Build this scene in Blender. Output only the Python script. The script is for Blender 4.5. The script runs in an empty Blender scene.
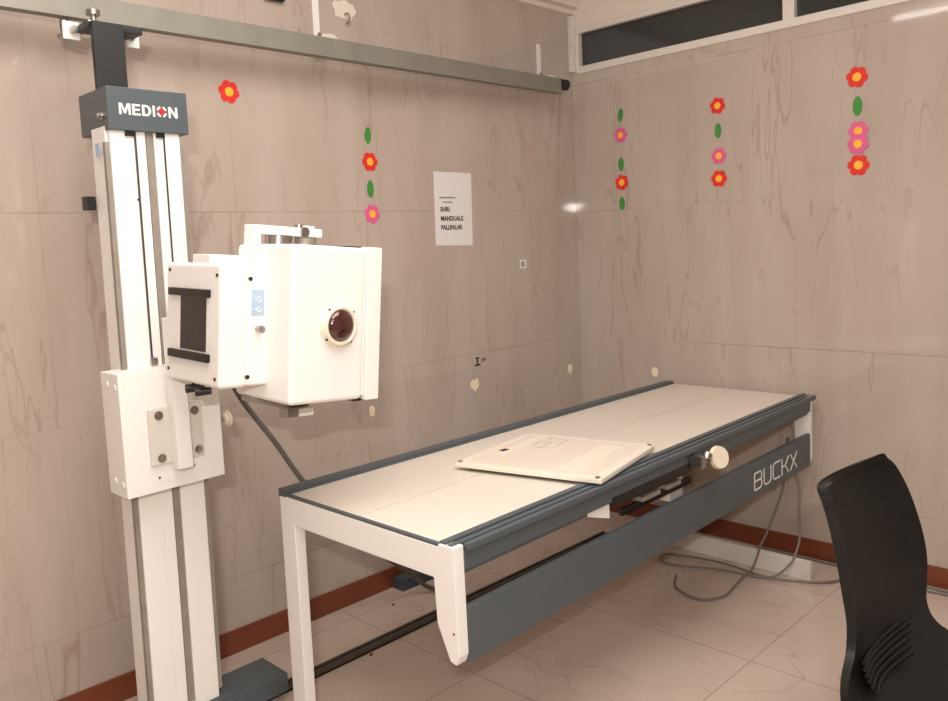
import bpy, bmesh, math, random
from mathutils import Vector, Matrix
random.seed(7)
PI = math.pi
S = bpy.context.scene
COL = S.collection

# ------------------------------------------------------------------ camera
cam_d = bpy.data.cameras.new('camera')
cam = bpy.data.objects.new('camera', cam_d); COL.objects.link(cam)
cam_d.sensor_fit = 'HORIZONTAL'; cam_d.sensor_width = 36.0
cam_d.lens = 824.63 / 948 * 36.0
cam_d.shift_x = 8.33 / 948
cam_d.shift_y = -23.49 / 948
cam_d.clip_start = 0.05
R_ = Vector((0.7045851, -0.70818713, -0.0450647)); U_ = Vector((0.10229022, 0.03851731, 0.99400862)); F_ = Vector((0.70220834, 0.70497333, -0.09957934))
m = Matrix.Identity(4)
for i in range(3):
    m[i][0] = R_[i]; m[i][1] = U_[i]; m[i][2] = -F_[i]
m.translation = (-3.2060569, -2.43051853, 1.31174471)
cam.matrix_world = m
S.camera = cam

# ------------------------------------------------------------------ world, lights, exposure
w = bpy.data.worlds.new('world'); S.world = w; w.use_nodes = True
w.node_tree.nodes['Background'].inputs['Color'].default_value = (1.0, 0.93, 0.86, 1)
w.node_tree.nodes['Background'].inputs['Strength'].default_value = 0.3
def area(name, loc, target, sx, sy, power, col):
    l = bpy.data.lights.new(name, 'AREA'); l.shape = 'RECTANGLE'; l.size = sx; l.size_y = sy
    l.energy = power; l.color = col
    o = bpy.data.objects.new(name, l); COL.objects.link(o); o.location = loc
    o.rotation_euler = (Vector(target) - Vector(loc)).to_track_quat('-Z', 'Y').to_euler()
    return o
area('ceiling_bounce_light', (-2.35, -1.75, 2.72), (-2.35, -1.75, 0), 1.7, 1.9, 33, (1.0, 0.94, 0.89))
area('rear_bounce_light', (-3.5, -3.6, 2.70), (-2.6, -2.4, 0), 1.6, 1.6, 20, (1.0, 0.94, 0.89))
area('flash_light', (-3.50, -2.68, 1.63), (-1.6, -0.6, 0.9), 0.14, 0.016, 14, (1.0, 0.95, 0.9))
S.view_settings.view_transform = 'Standard'; S.view_settings.look = 'None'
S.view_settings.exposure = 0.90; S.view_settings.gamma = 1.0
S.view_settings.use_curve_mapping = False

# ------------------------------------------------------------------ materials
def lin(c):
    return tuple(((v / 255) / 12.92 if v / 255 <= 0.04045 else ((v / 255 + 0.055) / 1.055) ** 2.4) for v in c) + (1,)
def mat(name, rgb, rough=0.5, metal=0.0, noise=0.0, nscale=8.0, bump=0.0, spec=0.5, coat=0.0):
    M = bpy.data.materials.new(name); M.use_nodes = True
    nt = M.node_tree; b = nt.nodes['Principled BSDF']
    b.inputs['Base Color'].default_value = lin(rgb); b.inputs['Roughness'].default_value = rough
    b.inputs['Metallic'].default_value = metal; b.inputs['Specular IOR Level'].default_value = spec
    b.inputs['Coat Weight'].default_value = coat
    if noise or bump:
        tc = nt.nodes.new('ShaderNodeNewGeometry'); n = nt.nodes.new('ShaderNodeTexNoise')
        n.inputs['Scale'].default_value = nscale; n.inputs['Detail'].default_value = 5
        nt.links.new(tc.outputs['Position'], n.inputs['Vector'])
        if noise:
            mx = nt.nodes.new('ShaderNodeMix'); mx.data_type = 'RGBA'
            c = lin(rgb)
            mx.inputs['A'].default_value = tuple(v * (1 - noise) for v in c[:3]) + (1,)
            mx.inputs['B'].default_value = tuple(min(1, v * (1 + noise)) for v in c[:3]) + (1,)
            nt.links.new(n.outputs['Fac'], mx.inputs['Factor']); nt.links.new(mx.outputs['Result'], b.inputs['Base Color'])
        if bump:
            bp = nt.nodes.new('ShaderNodeBump'); bp.inputs['Strength'].default_value = bump; bp.inputs['Distance'].default_value = 0.002
            nt.links.new(n.outputs['Fac'], bp.inputs['Height']); nt.links.new(bp.outputs['Normal'], b.inputs['Normal'])
    return M

def tile_mat(name, ax, offs, size, base, base2, vein, rough, veinamt, groutc, vertical=True):
    """glazed marble-look tiles: coordinates ax = (u, v) world axes"""
    M = bpy.data.materials.new(name); M.use_nodes = True
    nt = M.node_tree; N = nt.nodes; Lk = nt.links.new; b = N['Principled BSDF']
    def math_(op, a, c=None, cl=False):
        n = N.new('ShaderNodeMath'); n.operation = op; n.use_clamp = cl
        for i, v in enumerate((a, c)):
            if v is None: continue
            if isinstance(v, (int, float)): n.inputs[i].default_value = v
            else: Lk(v, n.inputs[i])
        return n.outputs[0]
    geo = N.new('ShaderNodeNewGeometry'); sep = N.new('ShaderNodeSeparateXYZ'); Lk(geo.outputs['Position'], sep.inputs[0])
    u = math_('DIVIDE', math_('SUBTRACT', sep.outputs[ax[0]], offs[0]), size)
    v = math_('DIVIDE', math_('SUBTRACT', sep.outputs[ax[1]], offs[1]), size)
    fu, fv = math_('FLOOR', u), math_('FLOOR', v)
    lu, lv = math_('FRACT', u), math_('FRACT', v)
    def edge(t):  # distance to nearest grout in tile units
        return math_('MINIMUM', t, math_('SUBTRACT', 1.0, t))
    du, dv = edge(lu), edge(lv)
    idx = N.new('ShaderNodeCombineXYZ'); Lk(fu, idx.inputs[0]); Lk(fv, idx.inputs[1])
    wn = N.new('ShaderNodeTexWhiteNoise'); wn.noise_dimensions = '3D'; Lk(idx.outputs[0], wn.inputs['Vector'])
    # vein coordinates
    def veins(su, sv, seed, width, maskscale, lo, hi):
        cv = N.new('ShaderNodeCombineXYZ')
        Lk(math_('ADD', math_('MULTIPLY', u, su), math_('MULTIPLY', wn.outputs['Value'], 13.0)), cv.inputs[0])
        Lk(math_('ADD', math_('MULTIPLY', v, sv), math_('MULTIPLY', wn.outputs['Value'], 7.0)), cv.inputs[1])
        cv.inputs[2].default_value = seed
        n = N.new('ShaderNodeTexNoise'); n.inputs['Scale'].default_value = 1.0; n.inputs['Detail'].default_value = 3.5
        n.inputs['Roughness'].default_value = 0.55; n.inputs['Distortion'].default_value = 0.35
        Lk(cv.outputs[0], n.inputs['Vector'])
        r = math_('ABSOLUTE', math_('SUBTRACT', n.outputs['Fac'], 0.5))
        line = math_('SUBTRACT', 1.0, math_('DIVIDE', r, width), True)
        n2 = N.new('ShaderNodeTexNoise'); n2.inputs['Scale'].default_value = maskscale; n2.inputs['Detail'].default_value = 1
        Lk(cv.outputs[0], n2.inputs['Vector'])
        mr = N.new('ShaderNodeMapRange'); mr.inputs[1].default_value = lo; mr.inputs[2].default_value = hi
        Lk(n2.outputs['Fac'], mr.inputs[0])
        return math_('MULTIPLY', line, mr.outputs[0])
    if vertical:
        a = veins(4.2, 0.5, 1.3, 0.011, 1.1, 0.44, 0.66)
        c = veins(2.8, 0.38, 7.7, 0.009, 1.4, 0.42, 0.6)
    else:
        a = veins(1.3, 1.1, 1.3, 0.012, 1.7, 0.45, 0.62)
        c = veins(1.8, 1.0, 5.1, 0.008, 1.7, 0.5, 0.65)
    vv = math_('MULTIPLY', math_('MAXIMUM', a, c), veinamt, True)
    cl = N.new('ShaderNodeTexNoise'); cl.inputs['Scale'].default_value = 2.2; cl.inputs['Detail'].default_value = 4
    mp = N.new('ShaderNodeMapping'); mp.inputs['Scale'].default_value = (2.6, 2.6, 0.6) if vertical else (1.5, 1.5, 1)
    Lk(geo.outputs['Position'], mp.inputs['Vector']); Lk(mp.outputs[0], cl.inputs['Vector'])
    m1 = N.new('ShaderNodeMix'); m1.data_type = 'RGBA'; m1.inputs['A'].default_value = lin(base); m1.inputs['B'].default_value = lin(base2)
    mr = N.new('ShaderNodeMapRange'); mr.inputs[1].default_value = 0.35; mr.inputs[2].default_value = 0.65; Lk(cl.outputs['Fac'], mr.inputs[0]); Lk(mr.outputs[0], m1.inputs['Factor'])
    m2 = N.new('ShaderNodeMix'); m2.data_type = 'RGBA'; Lk(m1.outputs['Result'], m2.inputs['A']); m2.inputs['B'].default_value = lin(vein); Lk(vv, m2.inputs['Factor'])
    gw = 0.0016 / size
    g = math_('MAXIMUM', math_('MULTIPLY', math_('LESS_THAN', du, gw), 0.22 if vertical else 0.6), math_('MULTIPLY', math_('LESS_THAN', dv, gw), 0.48 if vertical else 0.6))
    gm = N.new('ShaderNodeTexNoise'); gm.inputs['Scale'].default_value = 1.7; Lk(geo.outputs['Position'], gm.inputs['Vector'])
    gr = N.new('ShaderNodeMapRange'); gr.inputs[1].default_value = 0.4; gr.inputs[2].default_value = 0.62; gr.inputs[3].default_value = 0.12; Lk(gm.outputs['Fac'], gr.inputs[0])
    g = math_('MULTIPLY', g, gr.outputs[0] if vertical else 1.0)
    m3 = N.new('ShaderNodeMix'); m3.data_type = 'RGBA'; Lk(m2.outputs['Result'], m3.inputs['A']); m3.inputs['B'].default_value = lin(groutc); Lk(g, m3.inputs['Factor'])
    Lk(m3.outputs['Result'], b.inputs['Base Color'])
    b.inputs['Roughness'].default_value = rough
    bn = N.new('ShaderNodeTexNoise'); bn.inputs['Scale'].default_value = 3.0
    Lk(geo.outputs['Position'], bn.inputs['Vector'])
    bp = N.new('ShaderNodeBump'); bp.inputs['Strength'].default_value = 0.012; bp.inputs['Distance'].default_value = 0.01
    Lk(bn.outputs['Fac'], bp.inputs['Height']); Lk(bp.outputs['Normal'], b.inputs['Normal'])
    return M

WB, WB2, WV = (187, 173, 162), (179, 164, 152), (146, 112, 100)
M_back = tile_mat('marble_tile_back', (0, 2), (-2.4113, 0.25), 0.6, WB, WB2, WV, 0.045, 0.42, (120, 100, 88))
M_right = tile_mat('marble_tile_right', (1, 2), (-0.464, 0.25), 0.594, WB, WB2, WV, 0.045, 0.42, (120, 100, 88))
M_floor = tile_mat('floor_tile', (0, 1), (-0.916, -1.304), 0.6, (206, 187, 174), (197, 177, 163), (158, 124, 106), 0.15, 0.32, (120, 96, 82), False)
M_cream = mat('cream_paint', (228, 217, 205), 0.6, noise=0.04, nscale=4)
M_frame = mat('white_window_frame', (222, 214, 206), 0.35, noise=0.03)
M_ceil = mat('ceiling_paint', (232, 228, 222), 0.8, noise=0.02)
M_base = mat('brown_skirting_tile', (120, 63, 42), 0.25, noise=0.15, nscale=10)
M_glass = mat('dark_glass', (44, 46, 46), 0.12, noise=0.1, nscale=3, spec=0.6)
M_white = mat('white_powder_coat', (238, 235, 230), 0.38, noise=0.015, nscale=14, bump=0.03)
M_cream_panel = mat('cream_laminate', (224, 214, 202), 0.32, noise=0.02, nscale=5)
M_grey = mat('blue_grey_powder_coat', (80, 88, 93), 0.42, noise=0.06, nscale=30, bump=0.06)
M_dark = mat('black_powder_coat', (28, 30, 32), 0.5, noise=0.1, nscale=20)
M_black = mat('black_plastic', (16, 16, 17), 0.4, noise=0.05)
M_groove = mat('grey_groove_steel', (150, 142, 132), 0.5, metal=0.3, noise=0.25, nscale=25)  # grey steel of the mast track strips and small fittings
M_steel = mat('steel', (176, 172, 166), 0.28, metal=1.0, noise=0.1, nscale=30)
M_galv = mat('galvanised_rail', (146, 144, 134), 0.55, metal=0.45, noise=0.2, nscale=14, bump=0.1)
M_railf = mat('floor_rail_steel', (92, 84, 76), 0.5, metal=0.5, noise=0.25, nscale=20)
M_paper = mat('white_paper', (224, 220, 218), 0.8, noise=0.01)
M_ink = mat('black_ink', (36, 34, 36), 0.7, noise=0.02)
M_logo_w = mat('white_lettering', (236, 234, 230), 0.5, noise=0.01)
M_logo_r = mat('red_logo', (190, 34, 32), 0.45, noise=0.02)
M_bluelab = mat('pale_blue_label', (168, 190, 214), 0.5, noise=0.03)
M_red = mat('red_foam', (222, 44, 36), 0.6, noise=0.08, nscale=40)
M_pink = mat('pink_foam', (222, 92, 148), 0.6, noise=0.08, nscale=40)
M_yel = mat('yellow_foam', (250, 184, 54), 0.6, noise=0.05, nscale=40)
M_leaf = mat('green_foam', (62, 138, 58), 0.6, noise=0.1, nscale=40)
M_putty = mat('cream_putty', (238, 222, 194), 0.8, noise=0.08, nscale=60, bump=0.3)
M_puttyw = mat('white_putty', (226, 216, 202), 0.8, noise=0.08, nscale=60, bump=0.3)
M_cable = mat('grey_cable', (118, 112, 104), 0.5, noise=0.06)
M_hose = mat('dark_grey_hose', (100, 95, 90), 0.5, noise=0.1, nscale=40)
M_ringc = mat('ivory_plastic', (232, 220, 198), 0.35, noise=0.02)
M_port = mat('dark_red_port_glass', (66, 28, 26), 0.08, noise=0.7, nscale=35, spec=0.8, coat=0.6)
M_cass = mat('cream_detector_plastic', (232, 222, 208), 0.45, noise=0.03, nscale=12)
M_cass2 = mat('faded_label', (224, 212, 199), 0.5, noise=0.03, nscale=40)
M_debris = mat('reddish_debris', (110, 50, 36), 0.8, noise=0.2, nscale=60)
M_shelf = mat('slate_blue_steel', (66, 74, 84), 0.5, noise=0.1)

def chair_mat():
    M = bpy.data.materials.new('ribbed_black_mesh'); M.use_nodes = True
    nt = M.node_tree; N = nt.nodes; b = N['Principled BSDF']
    b.inputs['Base Color'].default_value = lin((9, 10, 11)); b.inputs['Roughness'].default_value = 0.48; b.inputs['Specular IOR Level'].default_value = 0.4
    tc = N.new('ShaderNodeUVMap'); wv = N.new('ShaderNodeTexWave'); wv.wave_type = 'BANDS'; wv.bands_direction = 'Y'
    wv.inputs['Scale'].default_value = 46; wv.inputs['Distortion'].default_value = 0.0
    nt.links.new(tc.outputs[0], wv.inputs['Vector'])
    bp = N.new('ShaderNodeBump'); bp.inputs['Strength'].default_value = 0.35; bp.inputs['Distance'].default_value = 0.002
    nt.links.new(wv.outputs['Fac'], bp.inputs['Height']); nt.links.new(bp.outputs['Normal'], b.inputs['Normal'])
    return M
M_chair = chair_mat()
M_emit = bpy.data.materials.new('tube_light_glow'); M_emit.use_nodes = True
e = M_emit.node_tree.nodes['Principled BSDF']; e.inputs['Emission Color'].default_value = (1, 0.95, 0.88, 1); e.inputs['Emission Strength'].default_value = 8.0

# ------------------------------------------------------------------ helpers
def bm_(): return bmesh.new()
def merge(bm, t, M=None):
    if M is not None: bmesh.ops.transform(t, matrix=M, verts=t.verts)
    me = bpy.data.meshes.new('tmp'); t.to_mesh(me); t.free(); bm.from_mesh(me); bpy.data.meshes.remove(me)
def box(bm, x0, x1, y0, y1, z0, z1, bev=0.0, seg=2, M=None):
    t = bmesh.new(); bmesh.ops.create_cube(t, size=1)
    for v in t.verts:
        v.co = Vector(((x0 + x1) / 2 + v.co.x * (x1 - x0), (y0 + y1) / 2 + v.co.y * (y1 - y0), (z0 + z1) / 2 + v.co.z * (z1 - z0)))
    if bev: bmesh.ops.bevel(t, geom=t.edges[:], offset=bev, segments=seg, profile=0.5, affect='EDGES')
    merge(bm, t, M); return bm
def cyl(bm, p0, p1, r, seg=20, r2=None, cap=True):
    p0, p1 = Vector(p0), Vector(p1); d = p1 - p0
    t = bmesh.new(); bmesh.ops.create_cone(t, cap_ends=cap, segments=seg, radius1=r, radius2=r if r2 is None else r2, depth=d.length)
    M = Matrix.Translation((p0 + p1) / 2) @ d.to_track_quat('Z', 'Y').to_matrix().to_4x4()
    merge(bm, t, M); return bm
def prism(bm, pts, d, axis, lo, bev=0.0):
    """extrude polygon pts (2D) by d along axis, starting at lo. axis 'x': pts=(y,z); 'y': (x,z); 'z': (x,y)"""
    t = bmesh.new()
    def mk(p, h):
        return {'x': (h, p[0], p[1]), 'y': (p[0], h, p[1]), 'z': (p[0], p[1], h)}[axis]
    a = [t.verts.new(mk(p, lo)) for p in pts]; b = [t.verts.new(mk(p, lo + d)) for p in pts]
    t.faces.new(a); t.faces.new(list(reversed(b))); n = len(pts)
    for i in range(n): t.faces.new((a[i], b[i], b[(i + 1) % n], a[(i + 1) % n]))
    bmesh.ops.recalc_face_normals(t, faces=t.faces)
    if bev: bmesh.ops.bevel(t, geom=t.edges[:], offset=bev, segments=2, profile=0.5, affect='EDGES')
    merge(bm, t); return bm
def torus(bm, c, axis, R, r, n=32, k=10):
    c = Vector(c); q = Vector(axis).to_track_quat('Z', 'Y').to_matrix()
    t = bmesh.new(); g = []
    for i in range(n):
        a = 2 * PI * i / n; row = []
        for j in range(k):
            b_ = 2 * PI * j / k
            row.append(t.verts.new(c + q @ Vector(((R + r * math.cos(b_)) * math.cos(a), (R + r * math.cos(b_)) * math.sin(a), r * math.sin(b_)))))
        g.append(row)
    for i in range(n):
        for j in range(k):
            t.faces.new((g[i][j], g[(i + 1) % n][j], g[(i + 1) % n][(j + 1) % k], g[i][(j + 1) % k]))
    merge(bm, t); return bm
def catmull(P, n=8):
    P = [Vector(p) for p in P]; Q = [P[0] * 2 - P[1]] + P + [P[-1] * 2 - P[-2]]; out = []
    for i in range(1, len(Q) - 2):
        for k in range(n):
            t = k / n; a, b, c, d = Q[i - 1:i + 3]
            out.append(0.5 * ((2 * b) + (c - a) * t + (2 * a - 5 * b + 4 * c - d) * t * t + (3 * b - a - 3 * c + d) * t ** 3))
    out.append(P[-1]); return out
def tube(bm, pts, r, k=8, n=8):
    P = catmull(pts, n); t = bmesh.new(); rings = []
    up = Vector((0, 0, 1)); prev = None
    for i, p in enumerate(P):
        d = (P[min(i + 1, len(P) - 1)] - P[max(i - 1, 0)]).normalized()
        s = d.cross(up if prev is None else prev)
        if s.length < 1e-4: s = d.cross(Vector((1, 0, 0)))
        s.normalize(); q = s.cross(d).normalized(); prev = q
        rings.append([t.verts.new(p + (s * math.cos(2 * PI * j / k) + q * math.sin(2 * PI * j / k)) * r) for j in range(k)])
    for a, b in zip(rings, rings[1:]):
        for j in range(k): t.faces.new((a[j], a[(j + 1) % k], b[(j + 1) % k], b[j]))
    t.faces.new(rings[0]); t.faces.new(list(reversed(rings[-1])))
    bmesh.ops.recalc_face_normals(t, faces=t.faces); merge(bm, t); return bm
def text_bm(txt, size, depth, bold=0.0, spacing=1.0, wscale=1.0):
    c = bpy.data.curves.new('txt', 'FONT'); c.body = txt; c.size = size; c.extrude = depth / 2; c.offset = bold; c.space_character = spacing
    o = bpy.data.objects.new('txt', c); COL.objects.link(o)
    dg = bpy.context.evaluated_depsgraph_get(); dg.update()
    me = bpy.data.meshes.new_from_object(o.evaluated_get(dg))
    bm = bmesh.new(); bm.from_mesh(me); bpy.data.objects.remove(o); bpy.data.curves.remove(c); bpy.data.meshes.remove(me)
    for v in bm.verts: v.co.x *= wscale
    return bm
def obj(name, bm, m, parent=None, warp=None, smooth=True):
    if warp:
        for v in bm.verts: v.co = warp(v.co)
    me = bpy.data.meshes.new(name); bm.to_mesh(me); bm.free()
    if isinstance(m, (list, tuple)):
        for x in m: me.materials.append(x)
    else: me.materials.append(m)
    if smooth:
        for p in me.polygons: p.use_smooth = True
        try: me.set_sharp_from_angle(angle=math.radians(35))
        except Exception: pass
    o = bpy.data.objects.new(name, me); COL.objects.link(o)
    if smooth:
        wnm = o.modifiers.new('weighted_normal', 'WEIGHTED_NORMAL'); wnm.keep_sharp = True
    if parent:
        o.parent = parent
        mw = Matrix.Identity(4); q = parent
        while q is not None:
            mw = (Matrix.Translation(q.location) @ q.rotation_euler.to_matrix().to_4x4() if q.parent is None else Matrix.Identity(4)) @ mw
            q = q.parent
        if parent.parent is None: o.matrix_parent_inverse = mw.inverted()
    return o
def tag(o, label=None, cat=None, group=None, kind=None):
    if label: o['label'] = label
    if cat: o['category'] = cat
    if group: o['group'] = group
    if kind: o['kind'] = kind
    return o
def thing(name, label, cat, loc=(0, 0, 0), group=None):
    o = bpy.data.objects.new(name, None); COL.objects.link(o); o.location = loc; o.empty_display_size = 0.05
    return tag(o, label, cat, group)
def struct(name, bm, m, parent=None):
    o = obj(name, bm, m, parent, smooth=False)
    if parent is None: o['kind'] = 'structure'
    return o

# ------------------------------------------------------------------ room
XL, YF, H = -5.6, -5.4, 2.78
struct('floor', box(bm_(), XL - .1, 0.1, YF - .1, 0.1, -0.1, 0), M_floor)
struct('ceiling', box(bm_(), XL - .1, 0.1, YF - .1, 0.1, H, H + .1), M_ceil)
b = box(bm_(), XL - .1, 0, 0, 0.1, 0, 2.36)
struct('wall_back', b, M_back)
struct('wall_upper_back', box(bm_(), XL - .1, 0, 0, 0.1, 2.36, H), M_cream)
struct('wall_right', box(bm_(), 0, 0.1, YF, 0.1, 0, 2.085), M_right)
b = bm_(); box(b, 0, 0.1, YF, 0.1, 2.285, H); box(b, 0, 0.1, -0.03, 0.1, 2.085, 2.285); box(b, 0.0, 0.1, YF, -2.1, 2.085, 2.285)
struct('wall_upper_right', b, M_cream)
struct('wall_left', box(bm_(), XL - .1, XL, YF - .1, 0, 0, H), M_cream)
struct('wall_front', box(bm_(), XL, 0.1, YF - .1, YF, 0, H), M_cream)
struct('baseboard_back', box(bm_(), XL, 0, -0.010, 0, 0, 0.078, 0.001), M_base)
struct('baseboard_right', box(bm_(), -0.010, 0, YF, -0.010, 0, 0.078, 0.001), M_base)
# cornice strip along the back wall
b = bm_(); prism(b, [(0, 2.345), (-0.022, 2.352), (-0.022, 2.372), (-0.05, 2.378), (-0.05, 2.395), (0, 2.395)], 5.6, 'x', XL)
struct('trim_1', b, M_cream)
# corner strip between window and back wall
b = bm_(); box(b, -0.028, 0, -0.03, 0, 2.09, 2.345, 0.003); box(b, -0.034, 0, -0.028, -0.006, 2.20, 2.215, 0.004)
struct('trim_2', b, M_frame)
# strip window high on the right wall
wf = bm_()
box(wf, -0.006, 0.06, -2.1, -0.03, 2.080, 2.113, 0.003)
box(wf, -0.006, 0.06, -2.1, -0.03, 2.262, 2.29, 0.003)
box(wf, -0.0052, 0.06, -0.046, -0.03, 2.112, 2.263)
box(wf, -0.0052, 0.06, -1.06, -1.015, 2.112, 2.263)
box(wf, -0.0052, 0.06, -2.1, -2.07, 2.112, 2.263)
win = obj('window_1', wf, M_frame, None, smooth=False); win['kind'] = 'structure'
g = bm_(); box(g, 0.02, 0.026, -1.02, -0.04, 2.105, 2.27); obj('window_pane', g, M_glass, win, smooth=False)
g = bm_(); box(g, 0.02, 0.026, -2.08, -1.05, 2.105, 2.27); obj('window_pane', g, M_glass, win, smooth=False)
struct('wall_behind_window', box(bm_(), 0.1, 0.12, -2.2, 0.0, 2.0, 2.35), M_dark)

# ------------------------------------------------------------------ overhead rail on the back wall
T = thing('overhead_rail', 'long galvanised steel rail fixed along the back wall above the x-ray stand', 'rail', (-2.4, -0.12, 1.95))
b = bm_(); box(b, -4.6, -0.235, -0.124, -0.118, 1.957, 2.020); box(b, -4.6, -0.235, -0.1185, -0.085, 1.958, 1.964)
obj('rail', b, M_galv, T)
b = cyl(bm_(), (-0.245, -0.118, 1.995), (-0.205, -0.118, 1.995), 0.024, 24); cyl(b, (-0.207, -0.118, 1.995), (-0.199, -0.118, 1.995), 0.019, 24, 0.012)
obj('end_stop', b, M_black, T)
for (x0, x1, zb, zt, xs) in ((-1.466, -1.44, 1.99, 2.345, 0.014), (-0.262, -0.236, 1.99, 2.19, 0.014), (-3.4, -3.37, 1.99, 2.3, 0.014)):
    b = bm_(); box(b, x0, x1, -0.006, -0.001, zb, zt, 0.001); box(b, x0, x0 + 0.004, -0.118, -0.001, 1.985, 2.0); 
    br = obj('bracket', b, M_white, T)
    b = cyl(bm_(), ((x0 + x1) / 2 + 0.006, -0.006, zb + 0.07), ((x0 + x1) / 2 + 0.006, -0.012, zb + 0.07), 0.007, 12); obj('bolt', b, M_steel, br)

# ------------------------------------------------------------------ floor rail
T = thing('floor_rail', 'dark metal guide rail running along the floor behind the table', 'rail', (-2.4, -0.335, 0))
b = bm_(); box(b, -4.2, -0.3, -0.350, -0.342, 0, 0.022); box(b, -4.2, -0.3, -0.328, -0.320, 0, 0.022); box(b, -4.2, -0.3, -0.350, -0.320, 0, 0.006)
obj('rail_channel', b, M_railf, T)
obj('guide_bar', cyl(bm_(), (-4.2, -0.335, 0.012), (-0.3, -0.335, 0.012), 0.005, 10), M_steel, T)

# ------------------------------------------------------------------ x-ray tube stand
ST = thing('x_ray_tube_stand', 'tall white x-ray tube stand with boxy tube head, grey top cap, beside the table', 'x-ray machine', (-2.272, -0.335, 0))
MX0, MX1, MYF, MYB = -2.370, -2.166, -0.38, -0.283
LEAN = lambda v: Vector((v.x - 0.010 * (1.6 - v.z) / 1.5, v.y, v.z))
b = bm_()
box(b, MX0 + .006, MX1 - .004, MYF + .016, MYB, 0.10, 1.64, 0.002)                  # core
box(b, MX0 + .012, -2.297, MYF, MYF + .018, 0.10, 1.635, 0.003)                     # left front plate
box(b, -2.247, MX1 - .012, MYF, MYF + .018, 0.10, 1.635, 0.003)                     # right front plate
box(b, -2.293, -2.268, MYF + .002, MYF + .018, 1.03, 1.635, 0.002)
box(b, -2.300, -2.268, MYF + .0015, MYF + .018, 0.10, 0.80, 0.002)
obj('mast', b, M_white, ST, LEAN)
def groove(x0, x1, z0=0.12, z1=1.63, y=MYF + .004):
    return obj('track_strip', box(bm_(), x0, x1, y, y + 0.014, z0, z1), M_groove, ST, LEAN)
groove(-2.266, -2.249)
groove(MX0 + .001, MX0 + .014, 0.12, 1.60, MYF + .006)
groove(MX1 - .0115, MX1 + .001, 0.12, 1.60, MYF + .006)
for x in (-2.296, -2.222):
    obj('counterweight_cable', cyl(bm_(), (x, MYF - .003, 1.03), (x, MYF - .003, 1.63), 0.0022, 8), M_dark, ST, LEAN)
b = bm_(); box(b, -2.305, -2.287, MYF - .008, MYF, 1.035, 1.06, 0.002); obj('cable_anchor', b, M_steel, ST)
b = bm_(); cyl(b, (-2.3, MYF - .001, 1.46), (-2.3, MYF + .001, 1.46), .003, 8)
obj('screw', b, M_dark, ST)
# head cover
HX0, HX1, HY0, HY1, HZ0, HZ1 = -2.362, -2.155, -0.39, -0.215, 1.628, 1.733
b = bm_(); box(b, HX0, HX1, HY0, HY1, HZ0, HZ1, 0.003)
hc = obj('head_cover', b, M_grey, ST)
for x in (-2.31, -2.231):
    obj('pulley_slot', box(bm_(), x - .011, x + .011, MYF - .006, MYF + .004, 1.616, 1.63), M_black, ST)
L1 = bm_(); LH, LW = .0275, .0285; LZ = 1.6665
def glyph(polys, x):
    for P in polys: prism(L1, [(x + p[0] * LH, LZ + p[1] * LH) for p in P], .0011, 'y', HY0 - .0011)
    return
GM = [[(0, 0), (0, 1), (.29, 1), (.52, .40), (.75, 1), (1.04, 1), (1.04, 0), (.84, 0), (.84, .74), (.60, .10), (.44, .10), (.20, .74), (.20, 0)]]
GE = [[(0, 0), (0, 1), (.74, 1), (.74, .82), (.22, .82), (.22, .60), (.69, .60), (.69, .42), (.22, .42), (.22, .18), (.76, .18), (.76, 0)]]
arc_o = [(.36 + .48 * math.cos(a), .5 + .5 * math.sin(a)) for a in [PI / 2 - PI * k / 14 for k in range(15)]]
arc_i = [(.36 + .25 * math.cos(a), .5 + .32 * math.sin(a)) for a in [-PI / 2 + PI * k / 14 for k in range(15)]]
GD = [[(0, 0), (0, 1), (.22, 1), (.22, 0)], [(.22, .82), (.22, 1)] + arc_o + [(.22, 0), (.22, .18)] + arc_i]
GI = [[(0, 0), (0, 1), (.21, 1), (.21, 0)]]
GN = [[(0, 0), (0, 1), (.22, 1), (.66, .36), (.66, 1), (.86, 1), (.86, 0), (.65, 0), (.20, .66), (.20, 0)]]
xs = -2.334
for G, wd in ((GM, 1.04), (GE, .76), (GD, .84), (GI, .21)):
    glyph(G, xs); xs += (wd + .15) * LH
cx, cz = xs + .0135, LZ + LH / 2
glyph(GN, xs + .0315)
for k in range(4):
    t = bmesh.new(); a0 = k * PI / 2 + 0.28; a1 = (k + 1) * PI / 2 - 0.28; vs = []
    for rr, rev in ((0.0140, False), (0.0088, True)):
        for j in range(9):
            a = a0 + (a1 - a0) * (j / 8 if not rev else 1 - j / 8); vs.append(t.verts.new((cx + rr * math.cos(a), HY0 - .0011, cz + rr * math.sin(a))))
    t.faces.new(vs); merge(L1, t)
obj('brand_lettering', L1, M_logo_w, hc)
b = bm_(); box(b, cx - .009, cx + .009, HY0 - .0012, HY0, cz - .0030, cz + .0030); box(b, cx - .0030, cx + .0030, HY0 - .0013, HY0, cz - .009, cz + .009); cyl(b, (cx, HY0, cz), (cx, HY0 - .0014, cz), .0072, 20)
obj('brand_emblem', b, M_logo_r, hc)
# screw on the side of the cover and side label
b = bm_(); cyl(b, (HX0 + .006, -0.36, 1.665), (HX0 - .014, -0.36, 1.665), .006, 12); cyl(b, (HX0, -0.36, 1.665), (HX0 - .004, -0.36, 1.665), .011, 16); obj('side_bolt', b, M_steel, hc)
b = bm_(); box(b, MX0 - .002, MX0 + .0, -0.345, -0.322, 1.568, 1.60); obj('side_label', b, M_bluelab, ST)
b = bm_(); box(b, MX0 - .022, MX0 + .004, -0.285, -0.255, 1.44, 1.475, .003); obj('limit_switch', b, M_black, ST)
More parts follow.
